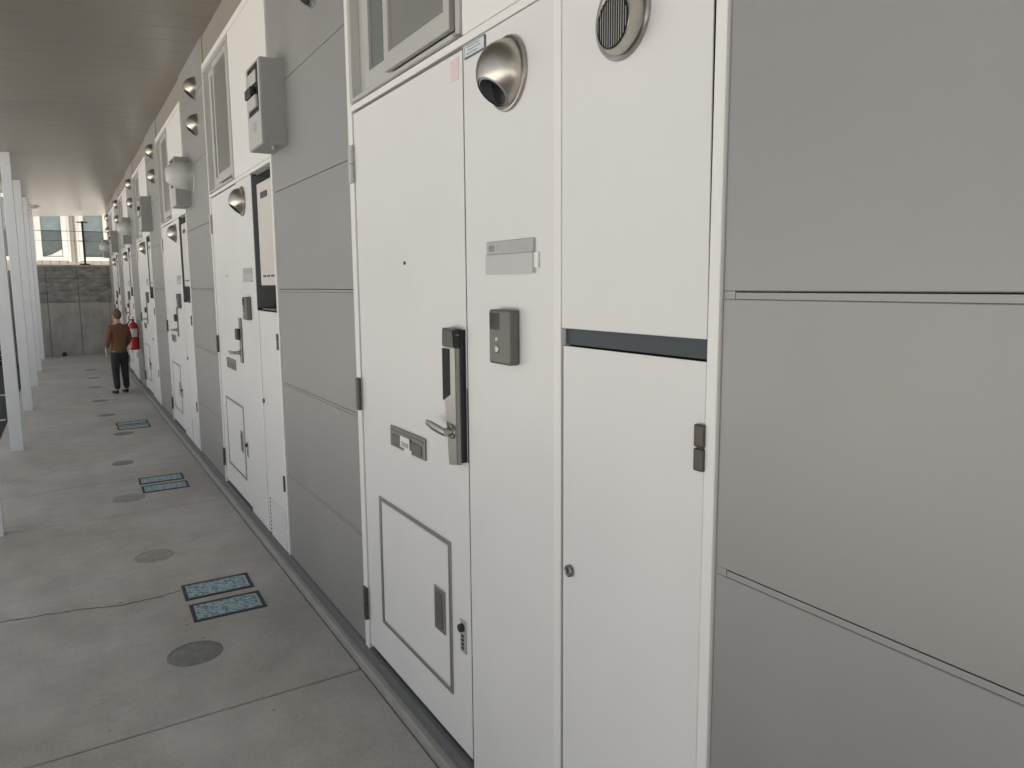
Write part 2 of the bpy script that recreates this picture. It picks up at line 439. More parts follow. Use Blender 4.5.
def lock_body(d):
    """tall electronic lock: dark cap, silver cover with a slanted waist, black reader face, lever"""
    bm = B()
    # base plate outline (y, z)
    def slab(out, x0, x1, mi, bev=.003):
        A = [bm.verts.new((x0, y, z)) for y, z in out]; D = [bm.verts.new((x1, y, z)) for y, z in out]
        fs = [bm.faces.new(A), bm.faces.new(D[::-1])]
        for i in range(len(out)): fs.append(bm.faces.new((A[i], D[i], D[(i+1) % len(out)], A[(i+1) % len(out)])))
        for f in fs: f.material_index = mi
        if bev:
            r = bmesh.ops.bevel(bm, geom=[e for e in fs[0].edges], offset=bev, segments=2, affect='EDGES')
            for f in r['faces']: f.material_index = mi
    slab([(1.842, .992), (1.905, .982), (1.914, 1.10), (1.934, 1.185), (1.934, 1.365), (1.842, 1.362)], .921, .9395, 1, .002)
    slab([(1.848, .986), (1.904, .976), (1.912, 1.10), (1.928, 1.175), (1.928, 1.352), (1.850, 1.350)], .903, .9208, 0, .004)
    slab([(1.846, 1.312), (1.925, 1.314), (1.922, 1.366), (1.852, 1.364)], .896, .9205, 1, .004)
    o = obj('lock_case', bm, ['lockgrey', 'black'], d)
    bm = B()
    out = [(1.886, 1.180), (1.929, 1.160), (1.929, 1.308), (1.886, 1.309)]
    A = [bm.verts.new((.9005, y, z)) for y, z in out]; D = [bm.verts.new((.903, y, z)) for y, z in out]
    bm.faces.new(A); bm.faces.new(D[::-1])
    for i in range(4): bm.faces.new((A[i], D[i], D[(i+1) % 4], A[(i+1) % 4]))
    obj('reader_face', bm, 'dark', d)
    bm = B()
    lathe(bm, (.9025, 1.878, 1.077), (-1, 0, 0), [(0, .021), (.006, .020), (.008, .012), (.03, .011), (.032, 0)], 24)
    # flattened lever, slightly drooping to a rounded end
    pts = [(.872, 1.865, 1.077), (.870, 1.890, 1.079), (.869, 1.925, 1.082), (.870, 1.960, 1.085), (.872, 1.995, 1.088)]
    hs = [.0105, .012, .0125, .0125, .009]; ws = [.009, .009, .008, .007, .005]
    rings = []
    for (x, y, z), h, wd in zip(pts, hs, ws):
        rings.append([bm.verts.new((x+wd*math.cos(a), y, z+h*math.sin(a))) for a in [2*math.pi*i/14 for i in range(14)]])
    for A, D in zip(rings, rings[1:]):
        for i in range(14): bm.faces.new((A[i], A[(i+1) % 14], D[(i+1) % 14], D[i])).smooth = True
    bm.faces.new(rings[0]); bm.faces.new(rings[-1][::-1])
    obj('lever_handle', bm, 'steel_dull', d)
    for c in kids(d):
        if c.name in ('lock_case', 'reader_face', 'lever_handle'):
            for v in c.data.vertices: v.co.x = .9395+(v.co.x-.9395)*.78; v.co.y -= .012; v.co.z += .008
    bm = B(); bx(bm, .938, .952, 1.8195, 1.8232, 1.00, 1.21); obj('latch_plate', bm, 'steel_dark', d)

# a plainer lever set for the further doors
def simple_lock(d):
    bm = B(); bx(bm, .928, .9395, 1.852, 1.898, 1.02, 1.30, .004, 0)
    bx(bm, .905, .9275, 1.852, 1.915, 1.165, 1.235, .008, 1)
    obj('lock_case', bm, ['steel_dark', 'black'], d)
    bm = B()
    lathe(bm, (.928, 1.876, 1.085), (-1, 0, 0), [(0, .02), (.008, .018), (.01, .011), (.04, .010), (.042, 0)], 20)
    tube(bm, [(.889, 1.87, 1.085), (.884, 1.90, 1.087), (.882, 1.94, 1.083), (.884, 2.0, 1.086)], [.010, .0105, .010, .007], 12)
    obj('lever_handle', bm, 'steel_dull', d)

# ---- high window over the door
def make_window():
    y0, y1, z0, z1 = 1.822, 2.682, 2.137, 2.955
    bm = B()
    bx(bm, .930, .985, y0, y0+.022, z0, z1, .001, 0, 1); bx(bm, .930, .985, y1-.028, y1, z0, z1, .001, 0, 1)
    bx(bm, .930, .985, y0+.0223, y1-.0283, z1-.025, z1, .001, 0, 1)
    # sloped sill track
    A = [(.923, z0-.006), (.923, z0+.004), (.962, z0+.030), (.985, z0+.030), (.985, z0-.006)]
    p = [bm.verts.new((x, y0+.0223, z)) for x, z in A]; q = [bm.verts.new((x, y1-.0283, z)) for x, z in A]
    for i in range(5): bm.faces.new((p[i], p[(i+1) % 5], q[(i+1) % 5], q[i]))
    bm.faces.new(p[::-1]); bm.faces.new(q)
    wdw = obj('high_window', bm, 'alu', bld)
    def sash(ya, yb, x, nm, gl, st):
        bm = B(); zz0, zz1 = z0+.033, z1-.027
        bx(bm, x, x+.018, ya, ya+st, zz0, zz1, .0015, 0, 1); bx(bm, x, x+.018, yb-st, yb, zz0, zz1, .0015, 0, 1)
        bx(bm, x+.001, x+.018, ya+st, yb-st, zz0, zz0+.055, .0015, 0, 1); bx(bm, x+.001, x+.018, ya+st, yb-st, zz1-.035, zz1, .0015, 0, 1)
        obj(nm, bm, 'alu', wdw)
        bm = B(); bx(bm, x+.011, x+.015, ya+st-.003, yb-st+.003, zz0+.05, zz1-.03); obj('pane', bm, gl, wdw)
    sash(y0+.078, 2.372, .940, 'sash', 'glass', .035)       # near, outer sash
    sash(2.350, y1-.085, .962, 'sash', 'glass2', .030)
    bm = B(); bx(bm, .962, .982, y1-.0845, y1-.029, z0+.031, z1-.026, .001, 0, 1); obj('jamb_strip', bm, 'alu', wdw)
    bm = B(); bx(bm, .975, .984, y0+.0225, y0+.077, z0+.031, z1-.026, 0); obj('side_track', bm, 'steel_dark', wdw)
    return wdw
win = make_window()

# ---- copies for the five further flats
plain = [side1, door, win]
# further flats: build the louvred cabinet and recess once
sur2 = obj('unit_front', unit_surround(False), ['trim', 'dark', 'band', 'slot', 'recess'], bld)
cab2 = cabinet_door(True)
for k in range(1, 6):
    for s in plain: copy_tree(s, bld, PER*k)
doors = [c for c in kids(bld) if c.name.startswith('entrance_door')]
lock_body(door)
d2 = [d for d in doors if abs(d.location.y-PER) < .01][0]
simple_lock(d2)
for d in doors:
    if d is door or d is d2: continue
    for c in kids(d2):
        if c.name.startswith(('lock_case', 'lever_handle')):
            q = c.copy(); C.objects.link(q); q.parent = d
for s in (sur2, cab2):
    for k in range(2, 6): copy_tree(s, bld, PER*k)
    s.location.y = PER
# first door only: faded sticker and the paper tag in the letter slot
bm = B(); bx(bm, .9388, .9398, 1.845, 1.892, 2.030, 2.085); obj('sticker', bm, 'pink', door, 'faded pink sticker')
bm = B(); bx(bm, .9275, .9285, 2.215, 2.292, .962, 1.000)
bx(bm, .9290, .9300, 2.202, 2.262, .944, .963)
t_ = obj('paper_tag', bm, 'paper', door, 'white paper tag with small print')
bm = B()
for i in range(5): bx(bm, .9268, .9274, 2.225+i*.012, 2.231+i*.012, .966, .982)
obj('tag_print', bm, 'ink', door)

# posts of the canopy, part of the building
bm = B(); bx(bm, -.522, -.418, -.05, .05, -.3, CZ-.074, .004)
p0 = obj('canopy_post', bm, 'post', bld); p0.location.y = 5.51
for y in (8.40, 11.13, 13.85, 16.35, 19.05, 2.75, -.05):
    q = p0.copy(); C.objects.link(q); q.location.y = y

# ------------------------------------------------------------------ fixtures on the wall (own things)
ordn = ['nearest', 'second', 'third', 'fourth', 'fifth', 'sixth']
door_at = ['the nearest door', 'the second door', 'the third door', 'the fourth door', 'the fifth door', 'the farthest door']
bay_at = ['the bay after the nearest door', 'the bay after the second door', 'the bay after the third door',
          'the bay after the fourth door', 'the bay after the fifth door', 'the last grey bay']

# steel hood vent: round flange + dome whose lower front is cut open
def dome(bm, r, dep, cut, n=40, m=14, inner=False):
    """hemi-ellipsoid towards -X about the origin; cut plane slants from the front tip to the foot of the flange"""
    s = .93 if inner else 1
    rings = []
    for j in range(m+1):
        ph = (math.pi/2)*j/m
        rings.append([Vector((-dep*s*math.sin(ph), r*s*math.cos(ph)*math.cos(a), r*s*math.cos(ph)*math.sin(a))) for a in [2*math.pi*i/n for i in range(n)]])
    V = [[bm.verts.new(p) for p in ring] for ring in rings[:-1]]; tip = bm.verts.new((-dep*s, 0, 0))
    F_ = []
    for A, D in zip(V, V[1:]):
        for i in range(n): F_.append(bm.faces.new((A[i], A[(i+1) % n], D[(i+1) % n], D[i])))
    for i in range(n): F_.append(bm.faces.new((V[-1][i], V[-1][(i+1) % n], tip)))
    return F_
def make_hood(nm, r=.085, dep=.070):
    e = bpy.data.objects.new(nm, None); e.empty_display_size = .1; C.objects.link(e)
    bm = B(); lathe(bm, (0, 0, 0), (-1, 0, 0), [(0, r), (.002, r), (.006, r*.985), (.007, r*.94), (.005, r*.91), (.005, 0)], 48)
    cyl(bm, (-.006, -r*.93, 0), (-1, 0, 0), .003, .002, .002, 10, True)
    obj('flange', bm, 'steel_dull', e)
    rd = r*.885
    for part, mt_, s in (('hood', 'steel', 1), ('hood_lining', 'hoodin', .95)):
        bm = B(); F_ = dome(bm, rd*s, dep*s, 0)
        # plane from just below the front tip to the lower rim of the flange
        p0 = Vector((-dep, 0, -.016)); p1 = Vector((-.006, 0, -rd*.97))
        d = (p1-p0).normalized(); nrm = Vector((d.z, 0, -d.x))
        if nrm.z > 0: nrm = -nrm
        bmesh.ops.bisect_plane(bm, geom=bm.verts[:]+bm.edges[:]+bm.faces[:], plane_co=p0, plane_no=nrm, clear_outer=True)
        for v in bm.verts: v.co.x -= .005
        for f in bm.faces: f.smooth = True
        obj(part, bm, mt_, e, sharp=False)
    return e
hood = make_hood('hood_vent')
hood.location = (W-.001, 1.585, 1.982)
tag(hood, 'steel dome vent beside the top of the nearest door, largest of the hoods', 'hood vent', 'steel hood vents on the wall')
hl = {}
for k in range(1, 6):
    h = copy_tree(hood, None, PER*k); h.location.y = hood.location.y+PER*k+(.05 if k else 0)
    h['label'] = 'small steel dome vent at head height beside %s' % door_at[k]
for k in range(6):
    for z, tx in ((2.675, 'lower'), (2.935, 'upper')):
        if k == 0 and z > 2.7: continue
        h = copy_tree(hood, None, 0); h.location = (.9445, 3.12+PER*k, z)
        h['label'] = ('steel dome vent cut off by the top edge, over the nearest meter box') if k == 0 else '%s dome vent of the pair on %s' % (tx, bay_at[k])

# louvred round vent on the near cover panel
def shear(bm):                   # the cap leans towards the near end
    for v in bm.verts: v.co.y += v.co.x*.62; v.co.z += v.co.x*.52
e = empty('louvre_vent', 'round steel vent cap with fine slats on the white panel over the nearest cabinet', 'vent', (W-.001, 1.163, 1.985))
bm = B(); lathe(bm, (0, 0, 0), (-1, 0, 0), [(0, .077), (.002, .077), (.006, .075), (.007, .067), (.005, .062), (.0, .058)], 48); obj('flange', bm, 'steel_dull', e)
bm = B()
lathe(bm, (-.003, 0, 0), (-1, 0, 0), [(0, .066), (.010, .064), (.024, .054), (.036, .0465), (.038, .0475), (.042, .0475), (.043, .046), (.038, .0435), (.026, .0435)], 48)
shear(bm)
obj('collar', bm, 'steel', e)
bm = B(); ax = Vector((-1, 0, 0)); ctr = Vector((-.003, 0, 0))
lathe(bm, ctr, ax, [(.022, .044), (.023, 0)], 48); shear(bm); obj('back_plate', bm, 'hoodin', e)
bm = B(); t, u, v = frame_x(ax)
yh = Vector((0, 1, 0)); yh = (yh-ax*yh.dot(ax)).normalized(); zh = ax.cross(yh).normalized()
for i in range(-6, 7):
    o_ = i*.0066; hh = math.sqrt(max(0, .043**2-o_**2))
    if hh < .008: continue
    c0 = ctr+ax*.028+yh*o_
    p = [c0+zh*hh, c0-zh*hh]; dd = (ax*.012+yh*.004); th = yh*.0012
    q = [p[0]-th, p[1]-th, p[1]+dd-th, p[0]+dd-th]; q2 = [x+th*2 for x in q]
    A = [bm.verts.new(x) for x in q]; D = [bm.verts.new(x) for x in q2]
    bm.faces.new(A); bm.faces.new(D[::-1])
    for a in range(4): bm.faces.new((A[a], D[a], D[(a+1) % 4], A[(a+1) % 4]))
shear(bm)
obj('slats', bm, 'steel', e)

# name plates
def make_plate():
    e = bpy.data.objects.new('name_plate', None); e.empty_display_size = .1; C.objects.link(e)
    bm = B(); bx(bm, -.006, 0, -.098, .122, .048, .080, .0008, 0, 1); obj('number_strip', bm, 'plate', e)
    bm = B(); bx(bm, -.009, 0, -.098, .122, 0, .0475, .0008, 0, 1); bx(bm, -.0045, 0, -.115, -.0985, .012, .0475, .0005, 1, 1)
    obj('name_holder', bm, ['plate2', 'trim'], e)
    return e
npl = make_plate(); npl.location = (W, 1.568, 1.518)
tag(npl, 'two-strip grey name plate above the nearest intercom', 'name plate', 'name plates beside the doors')
for k in range(1, 6):
    h = copy_tree(npl, None, PER*k); h['label'] = 'small grey name plate on the panel beside %s' % door_at[k]
def text_part(s, size, loc, m, parent, name, ext=.0004):
    cu = bpy.data.curves.new(name, 'FONT'); cu.body = s; cu.size = size; cu.extrude = ext
    o = bpy.data.objects.new(name, cu); C.objects.link(o)
    dg = bpy.context.evaluated_depsgraph_get(); me = bpy.data.meshes.new_from_object(o.evaluated_get(dg))
    bpy.data.objects.remove(o); me.materials.clear(); me.materials.append(MT[m])
    # text reads from far (+Y) to near (-Y) on a face that looks to -X
    me.transform(Matrix(((0, 0, -1, 0), (-1, 0, 0, 0), (0, 1, 0, 0), (0, 0, 0, 1))))
    o = bpy.data.objects.new(name, me); C.objects.link(o); o.location = loc; o.parent = parent
    return o
text_part('101', .022, (-.0066, .112, .056), 'ink', npl, 'room_number')

# intercoms
def make_intercom():
    e = bpy.data.objects.new('intercom', None); e.empty_display_size = .1; C.objects.link(e)
    bm = B(); bx(bm, -.030, 0, -.050, .050, 0, .134, .006, 0, 3); obj('case', bm, 'bronze', e)
    bm = B(); bx(bm, -.0312, -.0300, -.004, .044, .085, .126, .0006, 0, 1); obj('camera_window', bm, 'lens', e)
    bm = B(); lathe(bm, (-.030, .010, .038), (-1, 0, 0), [(0, .011), (.002, .0105), (.003, .008), (.0022, 0)], 20)
    bx(bm, -.0308, -.0300, .004, .016, .058, .066)
    obj('call_button', bm, 'steel_dull', e)
    return e
ic = make_intercom(); ic.location = (W, 1.590, 1.298)
tag(ic, 'grey video intercom with a round call button under the nearest name plate', 'intercom', 'intercoms beside the doors')
for k in range(1, 6):
    h = copy_tree(ic, None, PER*k); h['label'] = 'dark intercom on the white panel beside %s' % door_at[k]

# pale notice stuck under the header of the near side panel
e = empty('notice_label', 'pale blue printed label tucked under the header rail beside the dome vent', 'label', (W-.001, 1.75, 2.06))
bm = B(); bx(bm, -.0015, 0, -.058, .052, .006, .040); obj('backing', bm, 'flashing', e)
bm = B(); bx(bm, -.0022, -.0016, -.054, .048, .010, .037); obj('sheet', bm, 'bluepaper', e)
bm = B()
for i, (a, b) in enumerate(((-.03, .04), (-.035, .03), (-.02, .04))): bx(bm, -.0027, -.0023, a, b, .031-i*.008, .033-i*.008)
obj('print_lines', bm, 'ink', e)

# electricity meter boxes
def make_meter():
    e = bpy.data.objects.new('meter_box', None); e.empty_display_size = .1; C.objects.link(e)
    bm = B(); bx(bm, -.112, 0, 0, .275, 0, .378, .003, 0); obj('case', bm, 'boxgrey', e)
    bm = B(); bx(bm, -.1165, -.1122, .004, .271, .004, .150, .002); bx(bm, -.1165, -.1122, .004, .030, .1503, .374, .002)
    bx(bm, -.1165, -.1122, .245, .271, .1503, .374, .002); bx(bm, -.1165, -.1122, .0303, .2447, .366, .374, .001); obj('front_cover', bm, 'boxlight', e)
    bm = B(); bx(bm, -.1135, -.1121, .031, .2445, .151, .3655); obj('display_window', bm, 'lens', e)
    bm = B(); bx(bm, -.122, -.1136, .06, .215, .28, .335, .003); bx(bm, -.128, -.1136, .05, .225, .17, .225, .004)
    obj('meter_dial', bm, 'boxlight', e)
    bm = B(); bx(bm, -.134, -.1136, .12, .235, .228, .272, .004); obj('breaker', bm, 'black', e)
    bm = B(); bx(bm, -.1180, -.1166, .10, .16, .075, .115); obj('warning_label', bm, 'plate', e)
    bm = B(); cyl(bm, (-.05, .06, 0), (0, 0, -1), .012, .010, .012, 16); obj('drip_plug', bm, 'boxgrey', e)
    return e
mb = make_meter(); mb.location = (.9445, 3.590, 2.134)
tag(mb, 'grey electricity meter box with dark display, nearest and largest of its row', 'meter box', 'electricity meter boxes')
for k in range(1, 6):
    h = copy_tree(mb, None, PER*k); h['label'] = 'grey meter box high on %s' % bay_at[k]

# water heaters in the open recesses of the further flats
def make_heater():
    e = bpy.data.objects.new('water_heater', None); e.empty_display_size = .1; C.objects.link(e)
    bm = B(); bx(bm, -.125, .02, 0, .335, 0, .54, .006); obj('casing', bm, 'heater', e)
    bm = B(); bx(bm, -.1285, -.1254, .10, .24, .455, .487, .002, 0); obj('exhaust_slot', bm, 'black', e)
    bm = B()
    for i in range(3): bx(bm, -.1275, -.1254, .03+i*.09, .09+i*.09, .045, .055, .001)
    obj('air_slit', bm, 'black', e)
    bm = B()
    for y in (.06, .14, .22): cyl(bm, (-.06, y, 0), (0, 0, -1), .011, .011, .124, 12)
    obj('pipes', bm, 'steel_dull', e)
    return e
wh = make_heater(); wh.location = (1.066, .940+PER, 1.497)
tag(wh, 'off-white water heater in the open recess beside the second door', 'water heater', 'water heaters in recesses')
for k in range(2, 6):
    h = copy_tree(wh, None, PER*(k-1)); h['label'] = 'off-white water heater in the recess beside %s' % door_at[k]

# big white side-facing hoods on some bays
def make_bighood():
    e = bpy.data.objects.new('exhaust_hood', None); e.empty_display_size = .1; C.objects.link(e)
    bm = B(); lathe(bm, (0, 0, 0), (-1, 0, 0), [(0, .122), (.006, .122), (.010, .116), (.05, .112), (.052, .09)], 40); obj('ring_flange', bm, 'plate', e)
    bm = B(); lathe(bm, (-.045, 0, 0), (-1, 0, 0), [(0, .100), (.02, .107), (.06, .103), (.11, .082), (.145, .055), (.15, .045), (.14, .04), (.10, .06)], 40)
    obj('bowl', bm, 'hoodwhite', e)
    bm = B(); lathe(bm, (-.13, 0, 0), (-1, 0, 0), [(0, .055), (.001, 0)], 30); obj('opening', bm, 'black', e)
    return e
bh = make_bighood(); bh.location = (.9445, 6.46, 2.352)
tag(bh, 'large white bowl-shaped exhaust hood in front of the second meter box', 'exhaust hood', 'white bowl exhaust hoods')
for y, tx in ((12.44, 'small white bowl exhaust hood before the fourth meter box'), (18.35, 'white bowl exhaust hood at the far end of the wall')):
    h = copy_tree(bh, None, 0); h.location.y = y; h['label'] = tx

# fire extinguisher hung on the wall
e = empty('fire_extinguisher', 'red fire extinguisher with a white label hanging on the wall beside the person', 'fire extinguisher', (.862, 12.30, .585))
bm = B(); lathe(bm, (0, 0, 0), (0, 0, 1), [(0, 0), (0, .055), (.012, .066), (.03, .068), (.33, .068), (.37, .060), (.395, .035), (.405, .022), (.415, .022), (.415, 0)], 32); obj('cylinder', bm, 'red', e)
bm = B(); lathe(bm, (0, 0, .415), (0, 0, 1), [(0, .018), (.03, .018), (.03, 0)], 16); bx(bm, -.015, .015, -.075, .012, .446, .456, .002); bx(bm, -.013, .013, -.070, .0, .470, .478, .002)
obj('valve', bm, 'black', e)
bm = B(); tube(bm, [(0, .015, .43), (-.03, .05, .44), (-.07, .06, .38), (-.082, .04, .26), (-.080, .02, .15)], .010, 10); obj('hose', bm, 'black', e)
bm = B()
n = 10; A = []; D = []
for i in range(n+1):
    a = R(215)+R(95)*i/n; A.append(bm.verts.new((.0692*math.cos(a), .0692*math.sin(a), .19))); D.append(bm.verts.new((.0692*math.cos(a), .0692*math.sin(a), .31)))
for i in range(n): bm.faces.new((A[i], A[i+1], D[i+1], D[i]))
obj('label_sheet', bm, 'paper', e)
bm = B(); bx(bm, .058, .081, -.02, .02, .22, .44, .002); obj('bracket', bm, 'steel_dull', e)

# ------------------------------------------------------------------ covers in the walkway
def make_cover():
    e = bpy.data.objects.new('drain_cover', None); e.empty_display_size = .1; C.objects.link(e)
    bm = B(); a, b = .160, .104
    bx(bm, -a, a, -b, -b+.018, -.003, .004, .001, 0, 1); bx(bm, -a, a, b-.018, b, -.003, .004, .001, 0, 1)
    bx(bm, -a, -a+.016, -b+.0182, b-.0182, -.003, .004, .001, 0, 1); bx(bm, a-.016, a, -b+.0182, b-.0182, -.003, .004, .001, 0, 1)
    obj('frame', bm, 'coverframe', e)
    bm = B(); bx(bm, -a+.017, a-.017, -b+.019, b-.019, -.002, .0025); obj('lid', bm, 'coverface', e)
    return e
cv = make_cover()
covs = [(3.878, 'far one of the nearest pair'), (3.603, 'near one of the nearest pair'), (6.385, 'far one of the middle pair'), (6.105, 'near one of the middle pair'),
        (9.27, 'far one of the farthest pair'), (8.98, 'near one of the farthest pair')]
for i, (y, tx) in enumerate(covs):
    c = cv if i == 0 else copy_tree(cv)
    c.location = (.566, y, fz(.566)+.0005); c.rotation_euler = (0, -math.atan(SL), R(-1.5))
    tag(c, 'blue patterned rectangular drain cover, %s in the walkway' % tx, 'drain cover', 'rectangular drain covers')
def lidm(r, m):
    bm = B(); lathe(bm, (0, 0, 0), (0, 0, 1), [(-.01, r), (.0015, r), (.003, r-.004), (.003, r-.012), (.0012, r-.014), (.0024, r-.017), (.0024, 0)], 48)
    return obj('round_lid', bm, m)
rl = lidm(.108, 'lid')
rounds = [(.364, 3.20, 'dark grey round lid in the walkway before the nearest drain covers', 1, 'lid'), (.338, 4.54, 'concrete round lid between the nearest and middle drain covers', .95, 'lidc'),
          (.307, 5.93, 'stained round lid just before the middle drain covers', 1, 'lidc'), (.345, 7.17, 'dark round lid beyond the middle drain covers', .8, 'lid'),
          (.44, 8.64, 'round lid just before the farthest drain covers', .9, 'lid'), (.354, 10.04, 'round lid just beyond the farthest drain covers', .9, 'lid'),
          (.33, 11.38, 'small round lid on the walkway left of the person', .9, 'lid'), (.33, 13.0, 'third round lid from the far wall', .9, 'lid'),
          (.35, 14.35, 'second round lid from the far wall', .9, 'lid'), (.35, 15.8, 'round lid closest to the far wall', .9, 'lid')]
for i, (x, y, tx, s, m) in enumerate(rounds):
    c = rl if i == 0 else (rl.copy() if m == 'lid' else lidm(.108, 'lidc'))
    if i and m == 'lid': C.objects.link(c)
    c.location = (x, y, fz(x)); c.scale = (s, s, 1); c.rotation_euler = (0, -math.atan(SL), 0)
    tag(c, tx, 'lid', 'round lids along the walkway')

# ceiling lamp
e = empty('ceiling_lamp', 'round white lamp under the far end of the canopy ceiling', 'ceiling lamp', (-.43, 18.1, CZ-.066))
bm = B(); lathe(bm, (0, 0, 0), (0, 0, -1), [(0, .17), (.02, .17), (.03, .16), (.03, 0)], 40); obj('ring', bm, 'lampwhite', e)
bm = B(); lathe(bm, (0, 0, -.0305), (0, 0, -1), [(0, .135), (.02, .12), (.032, .07), (.035, 0)], 40); obj('diffuser', bm, 'hoodwhite', e)

# ------------------------------------------------------------------ far end: retaining wall, fence post, neighbour
rw = empty('retaining_wall', 'weathered concrete retaining wall across the far end of the walkway', 'wall', (0, 19.5, 0))
bm = B()
xs = [-.88, -.28, .32, .92, 1.12]
for a, b in zip(xs, xs[1:]): bx(bm, a+.004, b-.004, 0, .35, -.3, 1.17, .004)
obj('lower_wall', bm, 'retain', rw)
bm = B()
for a, b in zip(xs, xs[1:]):
    for z0, z1 in ((1.174, 1.44), (1.444, 1.70), (1.704, 1.955)): bx(bm, a+.003, b-.003, .02+random.uniform(0, .012), .34, z0, z1, .006)
obj('upper_wall', bm, 'retain_dark', rw)
bm = B(); bx(bm, -.88, 1.12, -.02, .36, 1.957, 2.0, .005); obj('coping', bm, 'retain', rw)
bm = B()
for x in (-.25, -.10, .20, .38, .72): bx(bm, x-.045, x+.045, .004, .03, 1.545, 1.585, .01)
obj('weep_stain', bm, 'plinth', rw)
bm = B(); cyl(bm, (-.05, -.012, .02), (0, 1, 0), .05, .05, .02, 16); obj('weep_hole', bm, 'black', rw)
bm = B(); bx(bm, -12, 30, 19.87, 60, -.25, 1.9); struct('raised_ground', bm, 'lot')

df = empty('boundary_fence', 'dark fence seen as a black sliver between the white posts', 'fence', (-5, 19.3, -.2))
bm = B()
for i in range(17): bx(bm, -4, 4.0, -.015, .0, .05+i*.12, .155+i*.12, .003)
obj('slat_panel', bm, 'fence', df)
bm = B()
for i in range(5): bx(bm, -4+i*1.98, -3.94+i*1.98, .001, .06, 0, 2.1)
obj('fence_post', bm, 'fence', df)

fe = empty('wire_fence', 'thin black post with crossbars and wires standing on the retaining wall', 'fence', (.5, 19.6, 2.0))
bm = B(); bx(bm, -.02, .02, -.02, .02, 0, .97); bx(bm, -.10, .10, -.03, .03, 0, .03); bx(bm, -.11, .11, -.012, .012, .93, .955); bx(bm, -.10, .10, -.012, .012, .52, .54)
obj('post', bm, 'blackmetal', fe)
bm = B()
for z, r_ in ((.74, .006), (.53, .004)): tube(bm, [(-1.3, 0, z), (.62, 0, z)], r_, 6)
obj('wire', bm, 'blackmetal', fe)

NY = 24.0
nb = empty('neighbour_house', 'tan sided house with tall cream framed windows behind the retaining wall', 'house', (0, NY, 1.9))
def sc(x, z): k = NY/22; return x*k, 1.492+(z-1.492)*k-1.9
def wr(xa, xb, za, zb):
    a, z0 = sc(xa, za); b, z1 = sc(xb, zb); return a, b, z0, z1
bm = B()
y_ = 0
xx = -6.0
while xx < 6.0:
    bx(bm, xx+.004, xx+.196, 0, .05, -.2, 4.4, .006, 0, 1); xx += .2
bx(bm, -6, 6, .05, 6, -.2, 4.4)
obj('wall', bm, 'tan', nb)
bm = B(); bx(bm, -6.4, 6.4, -.5, 6.4, 4.4, 4.6); obj('roof', bm, 'roofm', nb)
bm = B(); bx(bm, -6, 6, -.06, -.002, .02, .10); bx(bm, -6, 6, -.04, -.002, -.05, .0); obj('base_trim', bm, 'nframe', nb)
for (xa, xb) in ((-.455, .215), (.463, 1.13), (-1.4, -.75)):
    a, b, z0, z1 = wr(xa, xb, 2.17, 3.75)
    bm = B(); t_ = .13
    bx(bm, a, a+t_, -.09, -.002, z0, z1, .01); bx(bm, b-t_, b, -.09, -.002, z0, z1, .01); bx(bm, a+t_, b-t_, -.088, -.002, z0, z0+.10, .01); bx(bm, a+t_, b-t_, -.088, -.002, z1-.1, z1, .01)
    bx(bm, a-.06, a, -.05, -.002, z0-.03, z1, .005); bx(bm, b, b+.06, -.05, -.002, z0-.03, z1, .005)
    wf = obj('window', bm, 'nframe', nb)
    bm = B(); bx(bm, a+t_, b-t_, -.03, -.003, z0+.1, z0+.78); obj('lower_pane', bm, 'blind', wf)
    bm = B(); bx(bm, a+t_, b-t_, -.034, -.003, z0+.80, z1-.1); obj('upper_pane', bm, 'npane', wf)
    if xa < -.3 and xa > -1:
        bm = B(); A = [bm.verts.new(p) for p in ((a+.2, -.032, z0+.11), (b-t_-.01, -.032, z0+.11), (b-t_-.01, -.032, z0+.30), (a+.35, -.032, z0+.16))]
        D = [bm.verts.new(v.co+Vector((0, -.012, 0))) for v in A]
        bm.faces.new(A); bm.faces.new(D[::-1])
        for i in range(4): bm.faces.new((A[i], D[i], D[(i+1) % 4], A[(i+1) % 4]))
        obj('curtain_hem', bm, 'curtain', wf)

# ------------------------------------------------------------------ person
pe = empty('person', 'person in a rust brown jacket and dark trousers standing by the fire extinguisher', 'person', (.64, 12.0, fz(.64)))
pe.rotation_euler = (0, 0, R(-150))
SC = 1.18/1.70
def skin(name, verts, edges_, m, parent, sub=2, label=None):
    me = bpy.data.meshes.new(name); me.from_pydata([(x*SC, y*SC, z*SC) for (x, y, z, r) in verts], edges_, [])
    me.materials.append(MT[m])
    o = bpy.data.objects.new(name, me); C.objects.link(o); o.parent = parent
    o.modifiers.new('skin', 'SKIN'); me.skin_vertices[0].data[0].use_root = True
    for i, (x, y, z, r) in enumerate(verts):
        rr = r if isinstance(r, tuple) else (r, r)
        me.skin_vertices[0].data[i].radius = (rr[0]*SC, rr[1]*SC)
    s = o.modifiers.new('sub', 'SUBSURF'); s.levels = sub; s.render_levels = sub
    for p in me.polygons: p.use_smooth = True
    o.modifiers['skin'].use_smooth_shade = True
    return o
